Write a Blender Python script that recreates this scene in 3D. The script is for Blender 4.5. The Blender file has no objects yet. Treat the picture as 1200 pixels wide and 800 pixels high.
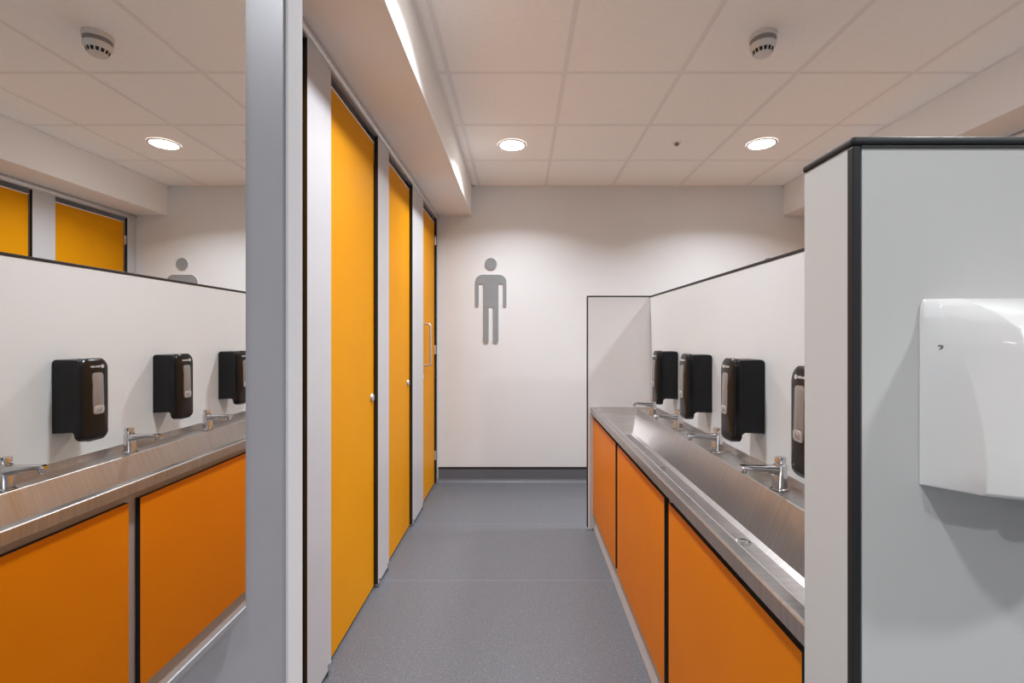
import bpy, bmesh, math
from mathutils import Vector

# ------------------------------------------------------------------ camera, world, light
F = 550.0                     # focal length in pixels of the 1200 px frame
EYE = 1.32                    # lens height
H = 2.68                      # ceiling height
YB = 4.238                    # back wall
sc = bpy.context.scene
C = sc.collection
cam_d = bpy.data.cameras.new('camera')
cam_d.sensor_width = 36.0
cam_d.lens = 36.0 * F / 1200.0
cam_d.shift_x = -10.0 / 1200.0
cam_d.shift_y = -6.0 / 1200.0
cam_d.clip_start = 0.02
cam = bpy.data.objects.new('camera', cam_d)
cam.location = (0, 0, EYE)
cam.rotation_euler = (math.pi / 2, 0, 0)
C.objects.link(cam)
sc.camera = cam

w = bpy.data.worlds.new('world')
w.use_nodes = True
w.node_tree.nodes['Background'].inputs[0].default_value = (0.8, 0.85, 0.9, 1)
w.node_tree.nodes['Background'].inputs[1].default_value = 0.05
sc.world = w
sc.view_settings.view_transform = 'Standard'
sc.view_settings.look = 'None'
sc.view_settings.gamma = 1.0
sc.view_settings.use_curve_mapping = False
sc.view_settings.exposure = 0.0
sc.cycles.max_bounces = 12
sc.cycles.diffuse_bounces = 8
sc.cycles.glossy_bounces = 6

LAMP_W = 26.5
WARM = (0.93, 0.985, 1.06)
COOL = (0.95, 0.99, 1.02)
# x, y, power factor, colour : the ceiling downlights; the last is an unseen fill lamp added behind the camera
LAMPS = [(-0.06, 3.33, 0.8, WARM), (1.70, 3.31, 0.8, WARM), (-0.06, 1.74, 0.85, WARM),
         (1.70, 1.60, 0.9, WARM), (-0.06, -0.20, 0.44, COOL), (1.70, -0.26, 0.85, COOL), (0.83, -1.70, 1.1, COOL)]

# ------------------------------------------------------------------ materials
def mat(name, col, rough=0.5, metal=0.0, emit=None, estr=0.0, spec=0.5, noise=None, bump=None, coat=0.0):
    m = bpy.data.materials.new(name)
    m.use_nodes = True
    nt = m.node_tree
    b = nt.nodes['Principled BSDF']
    b.inputs['Base Color'].default_value = (*col, 1)
    b.inputs['Roughness'].default_value = rough
    b.inputs['Metallic'].default_value = metal
    b.inputs['Specular IOR Level'].default_value = spec
    if coat:
        b.inputs['Coat Weight'].default_value = coat
        b.inputs['Coat Roughness'].default_value = 0.06
    if emit:
        b.inputs['Emission Color'].default_value = (*emit, 1)
        b.inputs['Emission Strength'].default_value = estr
    tc = nt.nodes.new('ShaderNodeTexCoord')
    if noise:
        sca, amt = noise
        n = nt.nodes.new('ShaderNodeTexNoise'); n.inputs['Scale'].default_value = sca
        n.inputs['Detail'].default_value = 4
        nt.links.new(tc.outputs['Object'], n.inputs['Vector'])
        r = nt.nodes.new('ShaderNodeMapRange')
        r.inputs[1].default_value = 0.3; r.inputs[2].default_value = 0.7
        r.inputs[3].default_value = 1 - amt; r.inputs[4].default_value = 1 + amt
        nt.links.new(n.outputs['Fac'], r.inputs[0])
        mx = nt.nodes.new('ShaderNodeVectorMath'); mx.operation = 'SCALE'
        mx.inputs[0].default_value = col
        nt.links.new(r.outputs[0], mx.inputs['Scale'])
        nt.links.new(mx.outputs[0], b.inputs['Base Color'])
    if bump:
        sca, st = bump
        n = nt.nodes.new('ShaderNodeTexNoise'); n.inputs['Scale'].default_value = sca
        nt.links.new(tc.outputs['Object'], n.inputs['Vector'])
        bp = nt.nodes.new('ShaderNodeBump'); bp.inputs['Strength'].default_value = st
        bp.inputs['Distance'].default_value = 0.002
        nt.links.new(n.outputs['Fac'], bp.inputs['Height'])
        nt.links.new(bp.outputs[0], b.inputs['Normal'])
    return m

M = {}
M['wall'] = mat('painted_wall', (0.69, 0.695, 0.70), 0.55, noise=(3, 0.012))
M['ceil'] = mat('ceiling_tile', (0.95, 0.925, 0.90), 0.9, noise=(60, 0.02))
M['tbar'] = mat('ceiling_bar', (0.84, 0.80, 0.785), 0.5)
M['soffit'] = mat('plaster_soffit', (0.80, 0.79, 0.78), 0.7)
M['lam'] = mat('white_laminate', (0.61, 0.63, 0.635), 0.33, noise=(4, 0.008))
M['lam_lit'] = mat('lit_white_laminate', (0.76, 0.75, 0.745), 0.35)  # white laminate made lighter to stand for light on the end panel
M['strip'] = mat('matt_white_strip', (0.66, 0.66, 0.67), 0.8, spec=0.15)
M['pil'] = mat('light_grey_laminate', (0.53, 0.52, 0.53), 0.4, noise=(4, 0.01))
M['grey'] = mat('grey_wall_panel', (0.295, 0.303, 0.33), 0.58, spec=0.38, noise=(8, 0.02))
M['pier'] = mat('cool_grey_laminate', (0.50, 0.492, 0.48), 0.42, noise=(4, 0.01))
M['orange'] = mat('orange_laminate', (0.71, 0.29, 0.002), 0.5, spec=0.08, noise=(3, 0.02))
M['orangep'] = mat('orange_panel_laminate', (0.73, 0.215, 0.001), 0.45, spec=0.1, noise=(3, 0.03))
M['core'] = mat('black_core', (0.012, 0.010, 0.010), 0.5)
M['black'] = mat('black_trim', (0.018, 0.018, 0.019), 0.5, spec=0.3)
M['alu'] = mat('satin_aluminium', (0.62, 0.60, 0.60), 0.38, metal=0.75)
M['chrome'] = mat('chrome', (0.66, 0.65, 0.655), 0.10, metal=1.0)
M['mirror'] = mat('mirror_silver', (0.90, 0.90, 0.885), 0.0, metal=1.0)
M['plastic'] = mat('black_plastic', (0.007, 0.006, 0.006), 0.25, spec=0.32)
M['plastic_m'] = mat('black_matt_plastic', (0.008, 0.008, 0.009), 0.42, spec=0.3)
M['window'] = mat('grey_clear_window', (0.26, 0.25, 0.245), 0.14, metal=0.3)
M['silver'] = mat('silver_label', (0.46, 0.46, 0.46), 0.3, metal=0.4)
M['rim'] = mat('clear_rim', (0.22, 0.21, 0.21), 0.2, metal=0.4)
M['chan'] = mat('dull_channel', (0.30, 0.31, 0.33), 0.5, metal=0.3)
M['print'] = mat('white_print', (0.72, 0.72, 0.72), 0.5)
M['enamel'] = mat('white_enamel', (0.76, 0.75, 0.74), 0.14, coat=0.5)
M['dark'] = mat('dark_hole', (0.008, 0.007, 0.007), 0.8)
M['plinth'] = mat('beige_plinth', (0.50, 0.46, 0.45), 0.4)
M['frame'] = mat('beige_frame', (0.44, 0.39, 0.37), 0.45)
M['sign'] = mat('grey_acrylic', (0.255, 0.27, 0.28), 0.25, noise=(9, 0.05))
M['signedge'] = mat('white_acrylic', (0.85, 0.83, 0.82), 0.3)
M['white'] = mat('white_plastic', (0.66, 0.63, 0.61), 0.4)
M['ribs'] = mat('grey_plastic', (0.22, 0.21, 0.205), 0.5)
M['skirt'] = mat('grey_vinyl_cove', (0.115, 0.12, 0.135), 0.45, noise=(90, 0.15))
M['glow'] = mat('lamp_diffuser', (1, 1, 1), 0.5, emit=(1.0, 0.97, 0.93), estr=30.0)

def steel():
    m = mat('brushed_steel', (0.50, 0.475, 0.46), 0.27, metal=1.0)
    nt = m.node_tree; b = nt.nodes['Principled BSDF']
    tc = nt.nodes.new('ShaderNodeTexCoord')
    mp = nt.nodes.new('ShaderNodeMapping'); mp.inputs['Scale'].default_value = (3, 9, 3)
    n = nt.nodes.new('ShaderNodeTexNoise'); n.inputs['Scale'].default_value = 1.0; n.inputs['Detail'].default_value = 3
    nt.links.new(tc.outputs['Object'], mp.inputs[0]); nt.links.new(mp.outputs[0], n.inputs['Vector'])
    n2 = nt.nodes.new('ShaderNodeTexNoise'); n2.inputs['Scale'].default_value = 7; n2.inputs['Detail'].default_value = 5
    nt.links.new(tc.outputs['Object'], n2.inputs['Vector'])
    ad = nt.nodes.new('ShaderNodeMath'); ad.operation = 'ADD'
    nt.links.new(n.outputs['Fac'], ad.inputs[0]); nt.links.new(n2.outputs['Fac'], ad.inputs[1])
    r = nt.nodes.new('ShaderNodeMapRange'); r.inputs[1].default_value = 0.6; r.inputs[2].default_value = 1.4
    r.inputs[3].default_value = 0.31; r.inputs[4].default_value = 0.38
    nt.links.new(ad.outputs[0], r.inputs[0]); nt.links.new(r.outputs[0], b.inputs['Roughness'])
    mp2 = nt.nodes.new('ShaderNodeMapping'); mp2.inputs['Scale'].default_value = (4, 90, 4)
    n3 = nt.nodes.new('ShaderNodeTexNoise'); n3.inputs['Scale'].default_value = 1.0; n3.inputs['Detail'].default_value = 2
    nt.links.new(tc.outputs['Object'], mp2.inputs[0]); nt.links.new(mp2.outputs[0], n3.inputs['Vector'])
    r3 = nt.nodes.new('ShaderNodeMapRange'); r3.inputs[1].default_value = 0.3; r3.inputs[2].default_value = 0.7
    r3.inputs[3].default_value = 0.91; r3.inputs[4].default_value = 1.09
    sc3 = nt.nodes.new('ShaderNodeVectorMath'); sc3.operation = 'SCALE'; sc3.inputs[0].default_value = (0.50, 0.475, 0.46)
    nt.links.new(n3.outputs['Fac'], r3.inputs[0]); nt.links.new(r3.outputs[0], sc3.inputs['Scale'])
    nt.links.new(sc3.outputs[0], b.inputs['Base Color'])
    return m
M['steel'] = steel()

def vinyl():
    m = mat('speckled_vinyl', (0.15, 0.155, 0.17), 0.42)
    nt = m.node_tree; b = nt.nodes['Principled BSDF']
    tc = nt.nodes.new('ShaderNodeTexCoord')
    v = nt.nodes.new('ShaderNodeTexVoronoi'); v.inputs['Scale'].default_value = 170
    nt.links.new(tc.outputs['Object'], v.inputs['Vector'])
    r1 = nt.nodes.new('ShaderNodeMapRange'); r1.inputs[1].default_value = 0.10; r1.inputs[2].default_value = 0.32
    r1.inputs[3].default_value = 1.0; r1.inputs[4].default_value = 0.0
    nt.links.new(v.outputs['Distance'], r1.inputs[0])
    sp = nt.nodes.new('ShaderNodeSeparateColor'); nt.links.new(v.outputs['Color'], sp.inputs[0])
    g = nt.nodes.new('ShaderNodeMath'); g.operation = 'GREATER_THAN'; g.inputs[1].default_value = 0.80
    nt.links.new(sp.outputs[0], g.inputs[0])
    mu = nt.nodes.new('ShaderNodeMath'); mu.operation = 'MULTIPLY'
    nt.links.new(r1.outputs[0], mu.inputs[0]); nt.links.new(g.outputs[0], mu.inputs[1])
    n = nt.nodes.new('ShaderNodeTexNoise'); n.inputs['Scale'].default_value = 120; n.inputs['Detail'].default_value = 4
    nt.links.new(tc.outputs['Object'], n.inputs['Vector'])
    cr = nt.nodes.new('ShaderNodeValToRGB')
    cr.color_ramp.elements[0].position = 0.35; cr.color_ramp.elements[0].color = (0.107, 0.112, 0.126, 1)
    cr.color_ramp.elements[1].position = 0.65; cr.color_ramp.elements[1].color = (0.15, 0.157, 0.174, 1)
    nt.links.new(n.outputs['Fac'], cr.inputs[0])
    mx = nt.nodes.new('ShaderNodeMix'); mx.data_type = 'RGBA'
    nt.links.new(mu.outputs[0], mx.inputs[0]); nt.links.new(cr.outputs[0], mx.inputs[6])
    mx.inputs[7].default_value = (0.36, 0.37, 0.39, 1)
    # welded seams across the sheet
    sx = nt.nodes.new('ShaderNodeSeparateXYZ'); nt.links.new(tc.outputs['Object'], sx.inputs[0])
    last = mx.outputs[2]
    for y in (2.54, 3.30):
        a = nt.nodes.new('ShaderNodeMath'); a.operation = 'SUBTRACT'; a.inputs[1].default_value = y
        nt.links.new(sx.outputs[1], a.inputs[0])
        c = nt.nodes.new('ShaderNodeMath'); c.operation = 'ABSOLUTE'; nt.links.new(a.outputs[0], c.inputs[0])
        d = nt.nodes.new('ShaderNodeMath'); d.operation = 'LESS_THAN'; d.inputs[1].default_value = 0.003
        nt.links.new(c.outputs[0], d.inputs[0])
        e = nt.nodes.new('ShaderNodeMath'); e.operation = 'MULTIPLY'; e.inputs[1].default_value = 0.35
        nt.links.new(d.outputs[0], e.inputs[0])
        q = nt.nodes.new('ShaderNodeMix'); q.data_type = 'RGBA'
        nt.links.new(e.outputs[0], q.inputs[0]); nt.links.new(last, q.inputs[6])
        q.inputs[7].default_value = (0.30, 0.31, 0.34, 1)
        last = q.outputs[2]
    nt.links.new(last, b.inputs['Base Color'])
    return m
M['vinyl'] = vinyl()

# ------------------------------------------------------------------ helpers
def finish(name, bm, mats, parent=None, smooth=False, bevel=0.0, seg=2):
    me = bpy.data.meshes.new(name)
    bmesh.ops.recalc_face_normals(bm, faces=bm.faces[:])
    bm.to_mesh(me); bm.free()
    if not isinstance(mats, (list, tuple)): mats = [mats]
    for m in mats: me.materials.append(m)
    o = bpy.data.objects.new(name, me)
    C.objects.link(o)
    if parent:
        o.parent = parent
        if parent.parent is None: o.location = -Vector(parent.location)
    if smooth:
        for p in me.polygons: p.use_smooth = True
        me.set_sharp_from_angle(angle=math.radians(35))
    if bevel:
        b = o.modifiers.new('bevel', 'BEVEL'); b.width = bevel; b.segments = seg; b.limit_method = 'ANGLE'
        b.angle_limit = math.radians(40)
    return o

def box(bm, x0, x1, y0, y1, z0, z1, mi=0, edge=None, face_axis=0):
    """a box; with edge set, faces not facing face_axis take that material index (laminate core)"""
    vs = [bm.verts.new((x, y, z)) for x in (x0, x1) for y in (y0, y1) for z in (z0, z1)]
    idx = [((0, 1, 3, 2), 0), ((4, 6, 7, 5), 0), ((0, 4, 5, 1), 1), ((2, 3, 7, 6), 1), ((0, 2, 6, 4), 2), ((1, 5, 7, 3), 2)]
    for f, ax in idx:
        fc = bm.faces.new([vs[i] for i in f])
        fc.material_index = mi if (edge is None or ax == face_axis) else edge
    return vs

def boxobj(name, dims, m, parent=None, bevel=0.0, edge=None, face_axis=0):
    bm = bmesh.new(); box(bm, *dims, edge=1 if edge else None, face_axis=face_axis)
    return finish(name, bm, [m, edge] if edge else m, parent, bevel=bevel)

def thing(name, loc, label, cat, group=None):
    o = bpy.data.objects.new(name, None); C.objects.link(o)
    o.location = loc; o.empty_display_size = 0.05
    return tag(o, label, cat, group)

def tag(o, label, cat, group=None):
    o['label'] = label; o['category'] = cat
    if group: o['group'] = group
    return o

def struct(o):
    o['kind'] = 'structure'; return o

def loft(bm, rings, cap=True, mi=0):
    rs = [[bm.verts.new(p) for p in r] for r in rings]
    n = len(rs[0])
    for a, b in zip(rs, rs[1:]):
        for i in range(n):
            f = bm.faces.new((a[i], a[(i + 1) % n], b[(i + 1) % n], b[i])); f.material_index = mi
    if cap:
        for r in (rs[0], rs[-1]):
            f = bm.faces.new(r); f.material_index = mi
    return rs

def lathe(bm, c, prof, n=32, mi=0, axis='z'):
    """prof: (radius, offset along axis)"""
    rings = []
    for r, h in prof:
        ring = []
        for i in range(n):
            a = 2 * math.pi * i / n
            u, v = r * math.cos(a), r * math.sin(a)
            if axis == 'z': ring.append((c[0] + u, c[1] + v, c[2] + h))
            elif axis == 'x': ring.append((c[0] + h, c[1] + u, c[2] + v))
            else: ring.append((c[0] + u, c[1] + h, c[2] + v))
        rings.append(ring)
    loft(bm, rings, mi=mi)

def tube(bm, pts, r, n=12, mi=0):
    pts = [Vector(p) for p in pts]
    rings = []
    for i, p in enumerate(pts):
        t = (pts[min(i + 1, len(pts) - 1)] - pts[max(i - 1, 0)]).normalized()
        up = Vector((0, 1, 0)) if abs(t.y) < 0.9 else Vector((0, 0, 1))
        a = t.cross(up).normalized(); b = t.cross(a)
        rings.append([p + a * r * math.cos(2 * math.pi * k / n) + b * r * math.sin(2 * math.pi * k / n) for k in range(n)])
    loft(bm, rings, mi=mi)

def rrect(w, h, r, n=6):
    """rounded rectangle outline centred at 0, list of (u, v)"""
    out = []
    for cx, cy, a0 in ((w/2-r, h/2-r, 0), (-w/2+r, h/2-r, 90), (-w/2+r, -h/2+r, 180), (w/2-r, -h/2+r, 270)):
        for i in range(n + 1):
            a = math.radians(a0 + 90 * i / n)
            out.append((cx + r * math.cos(a), cy + r * math.sin(a)))
    return out

def dup(root, dx, label=None):
    r = root.copy(); C.objects.link(r)
    r.location = Vector(root.location) + Vector(dx)
    if label: r['label'] = label
    for ch in list(root.children):
        c = ch.copy(); C.objects.link(c); c.parent = r
        for g in ch.children:
            d = g.copy(); C.objects.link(d); d.parent = c
    return r

# ------------------------------------------------------------------ the room
XL, XR, YF = -2.30, 4.24, -2.40          # outer walls
MW = -0.419                               # wall carrying the mirror
MWE = 0.838                               # far end of its grey face
SX0, SX1 = -0.44, 2.372                   # soffit faces
SZ = 2.41
PX0, PX1 = -0.747, 2.660                  # cubicle front planes

struct(boxobj('floor', (XL, XR, YF, YB, -0.05, 0.0), M['vinyl']))
struct(boxobj('wall_back', (XL, XR, YB, YB + 0.1, 0, H), M['wall']))
struct(boxobj('wall_left', (XL - 0.1, XL, YF, YB, 0, H), M['wall']))
struct(boxobj('wall_right', (XR, XR + 0.1, YF, YB, 0, H), M['wall']))
struct(boxobj('wall_front', (XL, XR, YF - 0.1, YF, 0, H), M['wall']))
struct(boxobj('wall_mirror_side', (-0.767, MW, YF, 0.893, 0, H), M['grey']))
# pale strip closing the end of the mirror wall
struct(boxobj('trim_1', (MW, MW + 0.004, MWE, 0.893, 0, H), M['strip']))

# ceiling: tiles with the bars of the grid a little lower
bm = bmesh.new()
box(bm, XL, XR, YF, YB, H, H + 0.05)
gx = [0.228 + 0.6 * k for k in range(-1, 4)]
for x in gx: box(bm, x - 0.012, x + 0.012, YF, YB, H - 0.0025, H + 0.001, 1)
y = 3.622
while y > YF:
    box(bm, SX0, SX1, y - 0.010, y + 0.010, H - 0.0018, H + 0.001, 1); y -= 0.6
box(bm, SX0, SX0 + 0.022, YF, YB, H - 0.004, H + 0.001, 1)
box(bm, SX1 - 0.022, SX1, YF, YB, H - 0.004, H + 0.001, 1)
box(bm, SX0, SX1, YB - 0.02, YB, H - 0.004, H + 0.001, 1)
struct(finish('ceiling', bm, [M['ceil'], M['tbar']]))
struct(boxobj('soffit_left', (XL, SX0, 0.893, YB, SZ, H - 0.001), M['soffit'], bevel=0.003))
struct(boxobj('soffit_right', (SX1, XR, YF, YB, SZ, H - 0.001), M['soffit'], bevel=0.003))

# coved vinyl skirting on the back wall
bm = bmesh.new()
prof = [(YB, 0.0), (YB - 0.045, 0.0)] + [(YB - 0.045 + 0.04 * math.sin(math.radians(a)), 0.04 - 0.04 * math.cos(math.radians(a))) for a in (20, 40, 60, 80, 90)] + [(YB - 0.005, 0.128), (YB, 0.128)]
loft(bm, [[(x, p[0], p[1]) for p in prof] for x in (-0.74, 2.65)])
box(bm, -0.74, 2.65, YB - 0.009, YB, 0.128, 0.142, 1)
struct(finish('baseboard_back', bm, [M['skirt'], M['black']]))

# ------------------------------------------------------------------ downlights
lamp_labels = ['lit round downlight above the corridor near the man sign, left of the pair',
               'lit round downlight over the far side of the partition, right of the pair',
               'round ceiling downlight over the middle of the corridor',
               'round ceiling downlight over the far aisle behind the sinks',
               'round ceiling downlight beside the mirror wall',
               'round ceiling downlight in front of the hand dryer on the right',
               'unseen fill light added at the ceiling behind the camera']
for (x, y, k, col), lb in zip(LAMPS, lamp_labels):
    t = thing('downlight', (x, y, H), lb, 'light', 'ceiling downlights')
    bm = bmesh.new(); n = 40
    rings = []
    for r, h in ((0.100, -0.0005), (0.099, -0.006), (0.088, -0.009), (0.082, -0.005), (0.082, -0.0005)):
        rings.append([(x + r * math.cos(2*math.pi*i/n), y + r * math.sin(2*math.pi*i/n), H - 0.0005 + h) for i in range(n)])
    loft(bm, rings, cap=False)
    finish('trim_ring', bm, M['white'], t, smooth=True)
    bm = bmesh.new(); lathe(bm, (x, y, H - 0.0055), [(0.084, 0.003), (0.083, -0.002), (0.075, -0.006), (0.055, -0.009), (0.02, -0.0105)], 40)
    finish('diffuser', bm, M['glow'], t, smooth=True)
    ld = bpy.data.lights.new('lamp_light', 'AREA'); ld.shape = 'DISK'; ld.size = 0.15
    ld.energy = LAMP_W * k; ld.color = col; ld.spread = math.radians(136)
    lo = bpy.data.objects.new('lamp_light', ld); C.objects.link(lo)
    lo.parent = t; lo.location = (0, 0, -0.0175)

# ------------------------------------------------------------------ cubicle fronts
def pilaster(name_label, s, X, y0, y1, feet=True, group='cubicle pilasters'):
    """s=+1 faces +x (left row), s=-1 faces -x (right row)"""
    t = thing('pilaster', (X, (y0 + y1) / 2, 0), name_label, 'pilaster', group)
    a, b = sorted((X, X - s * 0.018))
    boxobj('panel', (a, b, y0, y1, 0.022, 2.372), M['pil'], t, edge=M['core'])
    for yy in (y0 + 0.022, y1 - 0.022) if y1 - y0 > 0.08 else ((y0 + y1) / 2,):
        bm = bmesh.new()
        a2, b2 = sorted((X + s * 0.006, X - s * 0.024))
        box(bm, a2, b2, yy - 0.010, yy + 0.010, 0.0, 0.028)
        box(bm, a2 if s < 0 else b2 - 0.006, a2 + 0.006 if s < 0 else b2, yy - 0.009, yy + 0.009, 0.024, 0.050)
        finish('foot', bm, M['chrome'], t, bevel=0.003)
    return t

def door(label, s, X, y0, y1, lock_y, hinge_y, big=False, group='orange cubicle doors'):
    XD = X - s * 0.020                     # front face of the leaf
    t = thing('cubicle_door', (XD, (y0 + y1) / 2, 0), label, 'door', group)
    a, b = sorted((XD, XD - s * 0.018))
    boxobj('leaf', (a, b, y0, y1, 0.018, 2.326), M['orange'], t, edge=M['core'])
    a, b = sorted((XD + s * 0.0015, XD - s * 0.019))
    boxobj('top_glint', (a, b, y0, y1, 2.326, 2.333), M['signedge'], t)  # white sliver added as the highlight where light catches the top bevel
    # lock: round rose with a turn slot
    bm = bmesh.new(); lathe(bm, (XD, lock_y, 1.005), [(0.020, -s*0.001), (0.021, s*0.004), (0.018, s*0.010), (0.006, s*0.012)], 24, axis='x')
    r = finish('lock_rose', bm, M['alu'], t, smooth=True)
    # hinges on the far edge
    for z in (0.26, 1.20, 2.17):
        a, b = sorted((XD - s * 0.004, XD + s * (0.016 if hinge_y > y1 else 0.002)))
        boxobj('hinge', (a, b, hinge_y - 0.012, hinge_y + 0.006, z - 0.040, z + 0.040), M['alu'], t, bevel=0.004)
    if big:
        hy = y0 + 0.12
        bm = bmesh.new(); zc, hh, rr, d = 1.255, 0.165, 0.022, 0.052
        pts = [(XD, hy, zc - hh)]
        for i in range(6):
            a = math.pi / 2 * i / 5
            pts.append((XD + s * (d - rr + rr * math.sin(a)), hy, zc - hh + rr - rr * math.cos(a)))
        for i in range(6):
            a = math.pi / 2 * i / 5
            pts.append((XD + s * (d - rr + rr * math.cos(a)), hy, zc + hh - rr + rr * math.sin(a)))
        pts.append((XD, hy, zc + hh))
        tube(bm, pts, 0.0085, 14)
        finish('pull_handle', bm, M['alu'], t, smooth=True)
    return t

# left row (seen directly), y ranges from near to far
pilaster('pale grey cubicle pilaster nearest the mirror wall end', 1, PX0, 0.900, 1.04)
door('nearest orange cubicle door, a sliver behind the mirror wall', 1, PX0, 1.045, 1.636, 1.600, 1.045 + 0.01)
pilaster('widest-looking pale grey pilaster between the sliver of door and the nearest full orange door', 1, PX0, 1.644, 1.851)
door('largest full-height orange cubicle door with round lock, nearest full one', 1, PX0, 1.856, 2.452, 2.415, 1.87)
pilaster('pale grey pilaster between the first and second full orange doors', 1, PX0, 2.460, 2.665)
door('middle orange cubicle door, between two pale pilasters, with round lock', 1, PX0, 2.670, 3.238, 3.185, 2.685)
pilaster('pale grey pilaster left of the door with the pull handle', 1, PX0, 3.246, 3.605)
door('farthest orange cubicle door with a D-shaped pull handle and hinges', 1, PX0, 3.612, 4.170, 3.66, 4.178, big=True)
pilaster('narrow grey end post of the cubicles beside the back wall, left of the man sign', 1, PX0, 4.185, 4.234)
# right row, seen only in the mirror above the partition
pilaster('narrow end post at the right end of the reflected cubicle doors', -1, PX1, 4.146, 4.234, group='cubicle pilasters in the mirror')
door('orange cubicle door seen whole in width in the mirror, above the dispensers', -1, PX1, 3.512, 4.130, 3.56, 4.139, group='orange doors in the mirror')
pilaster('grey pilaster between the two orange doors in the mirror', -1, PX1, 3.340, 3.505, group='cubicle pilasters in the mirror')
door('orange cubicle door cut by the left edge of the photo, in the mirror', -1, PX1, 2.740, 3.330, 2.79, 2.752, group='orange doors in the mirror')
pilaster('grey pilaster of the far aisle behind the sinks, just beyond the mirror picture', -1, PX1, 2.570, 2.732, group='cubicle pilasters in the mirror')
door('orange cubicle door in the far aisle level with the third dispenser', -1, PX1, 1.970, 2.560, 2.0, 1.985, group='orange doors in the mirror')
pilaster('grey pilaster in the far aisle level with the nearest soap dispenser', -1, PX1, 1.800, 1.962, group='cubicle pilasters in the mirror')

def rail(s, X, y0, y1, label):
    t = thing('head_rail', (X, y0, 2.372), label, 'rail', 'aluminium head rails')
    bm = bmesh.new(); n = 20
    prof = []
    for i in range(n):
        a = 2 * math.pi * i / n
        prof.append((X - s * 0.006 + 0.0185 * math.cos(a), 2.391 + 0.0185 * math.sin(a)))
    loft(bm, [[(p[0], yy, p[1]) for p in prof] for yy in (y0, y1)])
    finish('tube', bm, M['alu'], t, smooth=True)
    a, b = sorted((X + s * 0.004, X - s * 0.022))
    boxobj('channel', (a, b, y0, y1, 2.366, 2.378), M['alu'], t, bevel=0.001)
rail(1, PX0, 0.895, 4.236, 'long aluminium head rail running over the left orange cubicle doors')
rail(-1, PX1, 1.80, 4.236, 'aluminium head rail over the orange doors seen in the mirror')

# ------------------------------------------------------------------ partitions
PT = 1.594                                 # top of the low partitions
BX0, BX1 = 0.887, 1.045                    # centre partition
t = thing('centre_partition', (0.966, 2.0, 0), 'long low white partition behind the soap dispensers with a thin black top edge', 'partition')
boxobj('panel', (BX0, BX1, 0.772, 3.208, 0.0, PT - 0.008), M['lam'], t)
boxobj('top_trim', (BX0 - 0.003, BX1 + 0.003, 0.772, 3.208, PT - 0.008, PT + 0.003), M['black'], t, bevel=0.002)
t = thing('end_partition', (0.97, 3.22, 0), 'pale end panel closing the far end of the sinks, black edged', 'partition')
boxobj('panel', (0.462, 1.47, 3.210, 3.228, 0.0, PT - 0.006), M['lam_lit'], t)
boxobj('top_trim', (0.455, 1.477, 3.2085, 3.2295, PT - 0.006, PT + 0.004), M['black'], t, bevel=0.002)
boxobj('edge_trim', (0.454, 0.462, 3.2085, 3.2295, 0.012, PT - 0.006), M['black'], t, bevel=0.002)
boxobj('return_strip', (0.472, 0.506, 3.199, 3.2085, 0.012, 0.795), M['pil'], t)
boxobj('foot', (0.453, 0.487, 3.200, 3.232, 0.0, 0.012), M['alu'], t, bevel=0.002)

PY0, PY1, NX, NT = 0.657, 0.770, 0.466, 1.587
t = thing('near_partition', (0.97, 0.71, 0), 'large near grey partition wall with black corner trim that carries the hand dryer', 'partition')
boxobj('front_panel', (NX + 0.012, 1.466, PY0, PY1 - 0.018, 0.0, NT), M['pier'], t)
boxobj('side_panel', (NX, NX + 0.012, PY0 + 0.012, PY1, 0.0, NT), M['lam'], t)
boxobj('back_panel', (NX + 0.012, 1.466, PY1 - 0.018, PY1, 0.0, NT), M['lam'], t)
boxobj('corner_trim', (NX - 0.001, NX + 0.0105, PY0 - 0.001, PY0 + 0.012, 0.0, NT - 0.0005), M['black'], t, bevel=0.002)
boxobj('lower_bead', (NX + 0.010, 1.466, PY0 - 0.0022, PY0, NT - 0.0038, NT - 0.0012), M['black'], t)
bm = bmesh.new()
a0 = (NX - 0.003, 1.469, PY0 - 0.003, PY1 + 0.003)
bm2 = box(bm, *a0, NT, NT + 0.0125)
finish('top_cap', bm, M['black'], t, bevel=0.005, seg=4)

# ------------------------------------------------------------------ sinks
RIMX, RZ = 0.479, 0.834
LX = 0.795                                 # back edge of the bowl
Y0s, Y1s = 0.774, 3.206
BZ = 0.680                                 # bottom of the bowl
UZ = 0.860                                 # upstand top
t = thing('wash_trough', (0.68, 2.0, 0), 'long brushed stainless steel wash trough with sloping sides, along the white partition', 'sink')
bm = bmesh.new()
def ring(x0, x1, y0, y1, z, zr=None):
    return [bm.verts.new(p) for p in ((x0, y0, z), (x1, y0, z), (x1, y1, z), (x0, y1, z))]
def band(a, b):
    for i in range(4): bm.faces.new((a[i], a[(i+1) % 4], b[(i+1) % 4], b[i]))
r0 = ring(RIMX, 0.8855, Y0s, Y1s, RZ)                        # outer rim
r1 = ring(RIMX + 0.034, LX, Y0s + 0.03, Y1s - 0.016, RZ - 0.001)  # bowl lip
r2 = ring(RIMX + 0.070, 0.737, Y0s + 0.13, Y1s - 0.130, BZ + 0.012)
r3 = ring(RIMX + 0.082, 0.722, Y0s + 0.145, Y1s - 0.145, BZ)
band(r0, r1); band(r1, r2); band(r2, r3); bm.faces.new(r3)
ob = finish('bowl', bm, M['steel'], t, bevel=0.003, seg=3)
ob.modifiers.new('shell', 'SOLIDIFY').thickness = 0.0015
ob.modifiers['shell'].offset = -1
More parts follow.
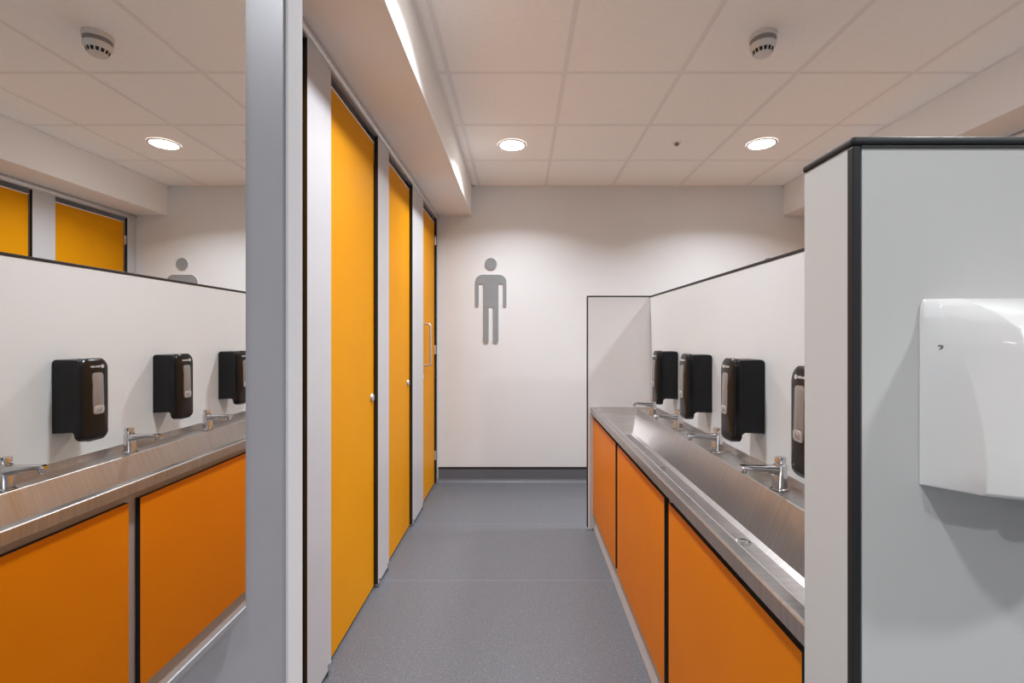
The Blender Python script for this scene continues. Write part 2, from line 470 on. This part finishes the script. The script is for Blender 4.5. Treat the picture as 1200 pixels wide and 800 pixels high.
# front apron: rounded bead, face and return lip
bm = bmesh.new()
prof = [(0.006, 0.0012), (0.001, 0.0008), (-0.0015, -0.002), (-0.0015, -0.012), (0.000, -0.038), (0.012, -0.042), (0.012, -0.036), (0.004, -0.034), (0.003, -0.004), (0.006, -0.001)]
loft(bm, [[(RIMX + p[0], yy, RZ + p[1]) for p in prof] for yy in (Y0s, Y1s)])
finish('apron', bm, M['steel'], t, smooth=True)
boxobj('upstand', (0.8835, 0.8868, Y0s, Y1s, RZ - 0.001, UZ), M['steel'], t)
for i, yy in enumerate((1.46, 2.27)):
    bm = bmesh.new()
    lathe(bm, (0.693, yy, BZ), [(0.024, -0.001), (0.024, 0.002), (0.020, 0.0015), (0.017, -0.0005)], 28)
    lathe(bm, (0.693, yy, BZ), [(0.006, -0.001), (0.006, 0.0025)], 16)
    finish('drain', bm, M['chrome'], t, smooth=True)

# front rail and posts behind the orange panels
FX = 0.513
t = thing('sink_frame', (0.53, 2.0, 0), 'beige rail and posts under the steel trough, behind the orange panels', 'frame')
boxobj('front_rail', (FX, FX + 0.03, Y0s, Y1s, 0.745, 0.806), M['frame'], t)
for yy0, yy1 in ((0.774, 0.850), (1.568, 1.617), (2.398, 2.450)):
    boxobj('post', (FX, FX + 0.03, yy0 - 0.02, yy1 + 0.02, 0.10, 0.745) if yy0 > 1 else (FX, FX + 0.03, yy0, yy1, 0.10, 0.745), M['frame'], t)
bm = bmesh.new()
prof = [(0.500, 0.0), (0.498, 0.006), (0.503, 0.030), (0.508, 0.060), (0.508, 0.100), (0.525, 0.100), (0.525, 0.0)]
loft(bm, [[(p[0], yy, p[1]) for p in prof] for yy in (Y0s, 3.197)])
tag(finish('plinth_board', bm, M['plinth']), 'low pale plinth strip on the floor below the orange sink panels', 'plinth')

PZ0, PZ1, PX = 0.110, 0.764, 0.495
for (y0, y1), lb in zip(((0.826, 1.568), (1.616, 2.400), (2.447, 3.197)),
        ('nearest and largest orange panel under the steel trough, beside the near partition',
         'middle orange panel of the three under the steel trough',
         'farthest and smallest orange panel under the trough, beside the pale end panel')):
    bm = bmesh.new(); box(bm, PX, PX + 0.017, y0, y1, PZ0, PZ1, edge=1)
    tag(finish('access_panel', bm, [M['orangep'], M['core']]), lb, 'panel', 'orange panels under the trough')

# ------------------------------------------------------------------ taps
def make_tap(x, y, label):
    t = thing('push_tap', (x, y, RZ), label, 'tap', 'chrome push taps on the trough')
    bm = bmesh.new()
    rings = []
    for h, rx, ry, dx in ((0.0, 0.0275, 0.0265, 0), (0.004, 0.027, 0.026, 0), (0.006, 0.0235, 0.0225, 0), (0.03, 0.0222, 0.0212, 0.001), (0.062, 0.0208, 0.0198, 0.003), (0.078, 0.0200, 0.019, 0.004), (0.081, 0.016, 0.015, 0.004)):
        rings.append([(x + dx + rx * math.cos(a), y + ry * math.sin(a), RZ + h) for a in [2 * math.pi * i / 24 for i in range(24)]])
    loft(bm, rings)
    finish('body', bm, M['chrome'], t, smooth=True)
    bm = bmesh.new()
    lathe(bm, (x + 0.004, y, RZ + 0.081), [(0.0125, -0.002), (0.0125, 0.003), (0.0165, 0.004), (0.0170, 0.018), (0.0155, 0.021), (0.006, 0.022)], 24)
    finish('push_button', bm, M['chrome'], t, smooth=True)
    bm = bmesh.new(); rings = []
    for d, zc, hw, hh in ((-0.002, 0.058, 0.0185, 0.020), (0.018, 0.061, 0.0170, 0.016), (0.05, 0.065, 0.0150, 0.0100), (0.09, 0.069, 0.0130, 0.0072), (0.118, 0.0695, 0.0118, 0.0068), (0.126, 0.069, 0.0080, 0.0045)):
        rings.append([(x - d, y + u, RZ + zc + v) for u, v in rrect(2*hw, 2*hh, min(hw, hh) * 0.6, 4)])
    loft(bm, rings)
    finish('spout', bm, M['chrome'], t, smooth=True)
    bm = bmesh.new()
    lathe(bm, (x - 0.112, y, RZ + 0.064), [(0.0085, 0.002), (0.0085, -0.012), (0.0075, -0.014), (0.005, -0.013)], 20)
    finish('aerator', bm, M['chrome'], t, smooth=True)
    return t
TX = 0.824
tap = make_tap(TX, 1.495, 'nearest and largest chrome push tap on the trough edge')
for dy, lb in ((0.475, 'second chrome push tap from the near partition, between the two nearest whole dispensers'),
               (0.962, 'third chrome push tap, between the two farthest dispensers'),
               (1.437, 'farthest and smallest chrome push tap, by the pale end panel')):
    dup(tap, (0, dy, 0), lb)

# ------------------------------------------------------------------ soap dispensers
def make_dispenser(yc, label):
    X0, X1 = 0.776, 0.887
    t = thing('soap_dispenser', (X1, yc, 1.10), label, 'soap dispenser', 'black soap dispensers on the partition')
    # rear housing: side profile rounded at the top, extruded across
    bm = bmesh.new()
    prof = []
    for cx, cz, a0, r in ((0.873, 1.221, 0, 0.014), (0.800, 1.223, 90, 0.010)):
        for i in range(6):
            a = math.radians(a0 + 90 * i / 5); prof.append((cx + r * math.cos(a), cz + r * math.sin(a)))
    prof += [(0.788, 1.21), (0.786, 0.955), (0.798, 0.950), (0.806, 0.962), (0.815, 0.969), (0.8868, 0.966)]
    loft(bm, [[(p[0], yy, p[1]) for p in prof] for yy in (yc - 0.050, yc + 0.050)])
    finish('housing', bm, M['plastic_m'], t, smooth=True, bevel=0.003, seg=3)
    # front cover: rounded plate, bulging outwards, nose at the foot
    bm = bmesh.new()
    zc, hh, hw = 1.0855, 0.1525, 0.054
    out = rrect(2 * hw, 2 * hh, 0.030, 8)
    def bulge(u, v):
        return 0.012 * (1 - (v / hh) ** 2) + 0.004 * (1 - (u / hw) ** 2) + (0.010 if v < -0.11 else 0.0) * min(1, (-v - 0.11) / 0.03) * 0.6
    rings = []
    for k, dx in ((1.0, 0.026), (1.0, 0.006), (0.97, 0.002), (0.90, 0.0)):
        rings.append([(X0 + dx - bulge(u * k, v * k) * (1.0 if dx < 0.02 else 0.0), yc + u * k, zc + v * k) for u, v in out])
    for k in (0.7, 0.45, 0.2):
        rings.append([(X0 - bulge(u * k, v * k), yc + u * k, zc + v * k) for u, v in out])
    loft(bm, rings)
    cover = finish('front_cover', bm, M['plastic'], t, smooth=True)
    # level window with silver plate
    def plate(name, w, h, r, dz, depth, m, par):
        bm = bmesh.new(); o2 = rrect(w, h, r, 6)
        f = lambda u, v, d: (X0 - bulge(u, v + dz) - d, yc + u, zc + v + dz)
        loft(bm, [[f(u, v, -0.002) for u, v in o2], [f(u, v, depth) for u, v in o2], [f(u * .9, v * .96, depth + 0.0008) for u, v in o2]])
        return finish(name, bm, m, par, smooth=True)
    plate('window_rim', 0.047, 0.156, 0.013, 0.022, 0.0012, M['rim'], cover)
    plate('window', 0.041, 0.150, 0.011, 0.022, 0.0022, M['window'], cover)
    plate('label_plate', 0.042, 0.030, 0.009, -0.038, 0.0036, M['silver'], cover)
    bm = bmesh.new()
    for u in (-0.008, 0.0, 0.007):
        zz = zc - 0.038; xx = X0 - bulge(u, -0.038) - 0.0048
        box(bm, xx, xx + 0.0012, yc + u - 0.002, yc + u + 0.002, zz - 0.008, zz + (0.006 if u else 0.002))
    finish('label_print', bm, M['ribs'], cover)
    # emblem ring and small lettering under the top edge
    bm = bmesh.new()
    n = 18; ze = zc + 0.122; yl = yc + 0.024
    rg = []
    for r, d in ((0.0066, 0.0), (0.0066, 0.0012), (0.0048, 0.0012), (0.0048, 0.0)):
        rg.append([(X0 - bulge(0.024, 0.122) - d, yl + r * math.cos(2*math.pi*i/n), ze + r * math.sin(2*math.pi*i/n)) for i in range(n)])
    loft(bm, rg, cap=False)
    xx = X0 - bulge(0.0, 0.122)
    box(bm, xx - 0.0004, xx + 0.002, yl - 0.0015, yl + 0.0015, ze - 0.003, ze + 0.003)
    def stroke(y0, z0, y1, z1, th=0.0011):
        d = Vector((0, y1 - y0, z1 - z0)); nrm = Vector((0, -d.z, d.y)).normalized() * th / 2
        um = (y0 + y1) / 2 - yc
        xx = X0 - bulge(um, 0.122)
        lo = [Vector((xx + 0.001, y0, z0)), Vector((xx + 0.001, y1, z1))]
        q = [lo[0] + nrm, lo[1] + nrm, lo[1] - nrm, lo[0] - nrm]
        loft(bm, [[tuple(v) for v in q], [(v.x - 0.0018, v.y, v.z) for v in q]])
    y = yl - 0.011; hz = 0.003
    glyphs = ['N', 'O', 'I', 'L', 'N', 'O', 'V']
    for g in glyphs:
        wv = 0.0038
        if g == 'N': segs = ((0, -1, 0, 1), (0, 1, 1, -1), (1, -1, 1, 1))
        elif g == 'O': segs = ((0, -1, 0, 1), (0, 1, 1, 1), (1, 1, 1, -1), (1, -1, 0, -1))
        elif g == 'L': segs = ((0, 1, 0, -1), (0, -1, 1, -1))
        elif g == 'V': segs = ((0, 1, .5, -1), (.5, -1, 1, 1))
        else: segs = ((.5, -1, .5, 1),)
        for a, b, c, d in segs: stroke(y - a * wv, ze + b * hz, y - c * wv, ze + d * hz, 0.0009)
        y -= wv + 0.0018
    finish('lettering', bm, M['print'], cover)
    return t
d0 = make_dispenser(1.752, 'largest whole black soap dispenser, nearest of the three seen complete beside the partition')
for yc, lb in ((1.285, 'black soap dispenser half hidden by the near partition edge'),
               (2.220, 'middle black soap dispenser of the three seen complete'),
               (2.690, 'farthest and smallest black soap dispenser, by the pale end panel')):
    dup(d0, (0, yc - 1.752, 0), lb)

# ------------------------------------------------------------------ mirror
t = thing('wall_mirror', (MW, 0.2, 0.912), 'large frameless mirror on the left wall reflecting sinks and dispensers', 'mirror')
boxobj('backing_board', (MW, MW + 0.006, -0.60, 0.690, 0.922, 2.15), M['black'], t)
bm = bmesh.new(); box(bm, MW + 0.006, MW + 0.012, -0.60, 0.695, 0.921, 2.15, edge=1)
finish('glass', bm, [M['mirror'], M['alu']], t)
boxobj('bottom_channel', (MW, MW + 0.0135, -0.60, 0.695, 0.912, 0.921), M['chan'], t, bevel=0.001)

# ------------------------------------------------------------------ hand dryer
DX0, DX1, DY = 0.557, 0.845, PY0
t = thing('hand_dryer', ((DX0 + DX1) / 2, DY, 1.24), 'white enamelled hand dryer on the near grey partition', 'hand dryer')
def drow(z, d1, d2, d3, wide=0.0):
    xl, xr = DX0 + wide, DX1 - wide
    L = [(xl, DY), (xl + 0.003, DY - min(0.006, d1 * 0.4)), (0.575 + wide * 0.3, DY - d1), (0.602 + wide * 0.3, DY - d2), (0.655, DY - d3)]
    R = [(DX0 + DX1 - x, yy) for x, yy in reversed(L)]
    return [(x, yy, z) for x, yy in L + R]
bm = bmesh.new()
rows = [drow(1.1125, 0.072, 0.098, 0.112), drow(1.1165, 0.079, 0.104, 0.119), drow(1.16, 0.0795, 0.107, 0.122), drow(1.2075, 0.0735, 0.108, 0.123),
        drow(1.258, 0.061, 0.105, 0.121), drow(1.304, 0.042, 0.098, 0.116), drow(1.330, 0.029, 0.091, 0.109), drow(1.347, 0.020, 0.068, 0.084), drow(1.3615, 0.013, 0.040, 0.050, 0.001), drow(1.372, 0.008, 0.014, 0.016, 0.004)]
for k in (0, 1):                     # underside rises a little towards the front
    rows[k] = [(x, yy, z + 0.12 * (DY - yy)) for x, yy, z in rows[k]]
loft(bm, rows)
cv = finish('cover', bm, M['enamel'], t, smooth=True, bevel=0.003, seg=3)
cv.modifiers['bevel'].angle_limit = math.radians(18)
cv.data.set_sharp_from_angle(angle=math.radians(50))
bm = bmesh.new()
lathe(bm, (0.5675, 0.634, 1.3055), [(0.0032, 0.003), (0.0032, -0.0010), (0.0020, -0.0010), (0.0018, 0.0004)], 18, axis='x')
finish('screw', bm, M['ribs'], t, smooth=True)
bm = bmesh.new()
lathe(bm, (0.70, 0.590, 1.106), [(0.026, 0.004), (0.026, -0.010), (0.021, -0.010), (0.021, 0.002)], 28)
finish('air_nozzle', bm, M['chrome'], t, smooth=True)

# ------------------------------------------------------------------ man sign
def man_sign(cx, label):
    yF, yW = YB - 0.012, YB - 0.0005
    s = 1 / 129.8 * 0.998
    zof = lambda py: EYE + (394 - py) * s
    xof = lambda px: cx + (px - 575.2) * s
    t = thing('man_sign', (cx, YB, 1.25), label, 'sign', 'man signs on the back wall')
    def extr(name, pts):
        bm = bmesh.new()
        a = [bm.verts.new((x, yF, z)) for x, z in pts]; b = [bm.verts.new((x, yW, z)) for x, z in pts]
        bm.faces.new(a).material_index = 0
        bm.faces.new(b[::-1]).material_index = 1
        n = len(a)
        for i in range(n):
            bm.faces.new((a[i], a[(i+1) % n], b[(i+1) % n], b[i])).material_index = 1
        return finish(name, bm, [M['sign'], M['signedge']], t)
    extr('head', [(xof(575.2) + 7.1 * s * math.cos(a), zof(309.2) + 7.1 * s * math.sin(a)) for a in [2*math.pi*i/32 for i in range(32)]])
    def arc(px, py, r, a0, a1, n=6):
        return [(xof(px + r * math.cos(math.radians(a0 + (a1 - a0) * i / n))), zof(py - r * math.sin(math.radians(a0 + (a1 - a0) * i / n)))) for i in range(n + 1)]
    P = []
    P += arc(565.5, 330.5, 8.7, 180, 90)          # left shoulder
    P += arc(584.9, 330.5, 8.7, 90, 0)
    P += arc(591.4, 357.2, 2.2, 0, -180)          # right hand
    P += [(xof(589.2), zof(332.4)), (xof(584.2), zof(332.4))]
    P += arc(580.9, 398.8, 3.3, 0, -180)          # right foot
    P += [(xof(577.5), zof(359)), (xof(572.9), zof(359))]
    P += arc(569.5, 398.8, 3.3, 0, -180)
    P += [(xof(566.2), zof(332.4)), (xof(561.2), zof(332.4))]
    P += arc(559.0, 357.2, 2.2, 0, -180)
    extr('body', P)
    return t
man_sign(-0.268, 'grey man pictogram on the pale back wall at the end of the corridor')
man_sign(2.235, 'grey man pictogram seen cut off in the mirror above the partition')

# ------------------------------------------------------------------ ceiling fittings
def smoke(x, y):
    t = thing('smoke_detector', (x, y, H), 'round white smoke detector with dark slots on the ceiling over the sinks', 'smoke detector')
    bm = bmesh.new(); lathe(bm, (x, y, H), [(0.058, 0.0), (0.058, -0.0084), (0.055, -0.0098), (0.055, -0.0140), (0.058, -0.0154), (0.057, -0.0224), (0.052, -0.0238)], 48)
    finish('base', bm, M['white'], t, smooth=True)
    bm = bmesh.new(); lathe(bm, (x, y, H), [(0.052, -0.0231), (0.054, -0.0252), (0.054, -0.0420), (0.050, -0.0434)], 48)
    finish('collar', bm, M['ribs'], t, smooth=True)
    bm = bmesh.new(); lathe(bm, (x, y, H), [(0.052, -0.0420), (0.055, -0.0448), (0.053, -0.0574), (0.047, -0.0658), (0.043, -0.0714), (0.037, -0.0868), (0.034, -0.0903), (0.02, -0.0924), (0.004, -0.0931)], 48)
    finish('chamber', bm, M['white'], t, smooth=True)
    bm = bmesh.new()
    for k in range(14):
        a = 2 * math.pi * k / 14; da = 0.15
        q = [[(x + r * math.cos(a + s * da), y + r * math.sin(a + s * da), H + z) for s in (-1, 1)] for r, z in ((0.0446, -0.0694), (0.0380, -0.0854))]
        r0 = [q[0][0], q[0][1], q[1][1], q[1][0]]
        loft(bm, [r0, [(x + (p[0]-x) * 0.9, y + (p[1]-y) * 0.9, p[2] + 0.003) for p in r0]])
    finish('vent_slots', bm, M['dark'], t)
smoke(1.095, 2.12)
bm = bmesh.new()
lathe(bm, (1.100, 3.30, H), [(0.034, 0.0), (0.033, -0.003), (0.020, -0.005), (0.012, -0.005)], 24)
lathe(bm, (1.097, 3.296, H), [(0.015, -0.004), (0.015, -0.018), (0.009, -0.022)], 14, mi=1)
tag(finish('ceiling_sensor', bm, [M['tbar'], M['ribs']], smooth=True), 'tiny dark sensor in a ceiling tile between the two lit downlights', 'sensor')
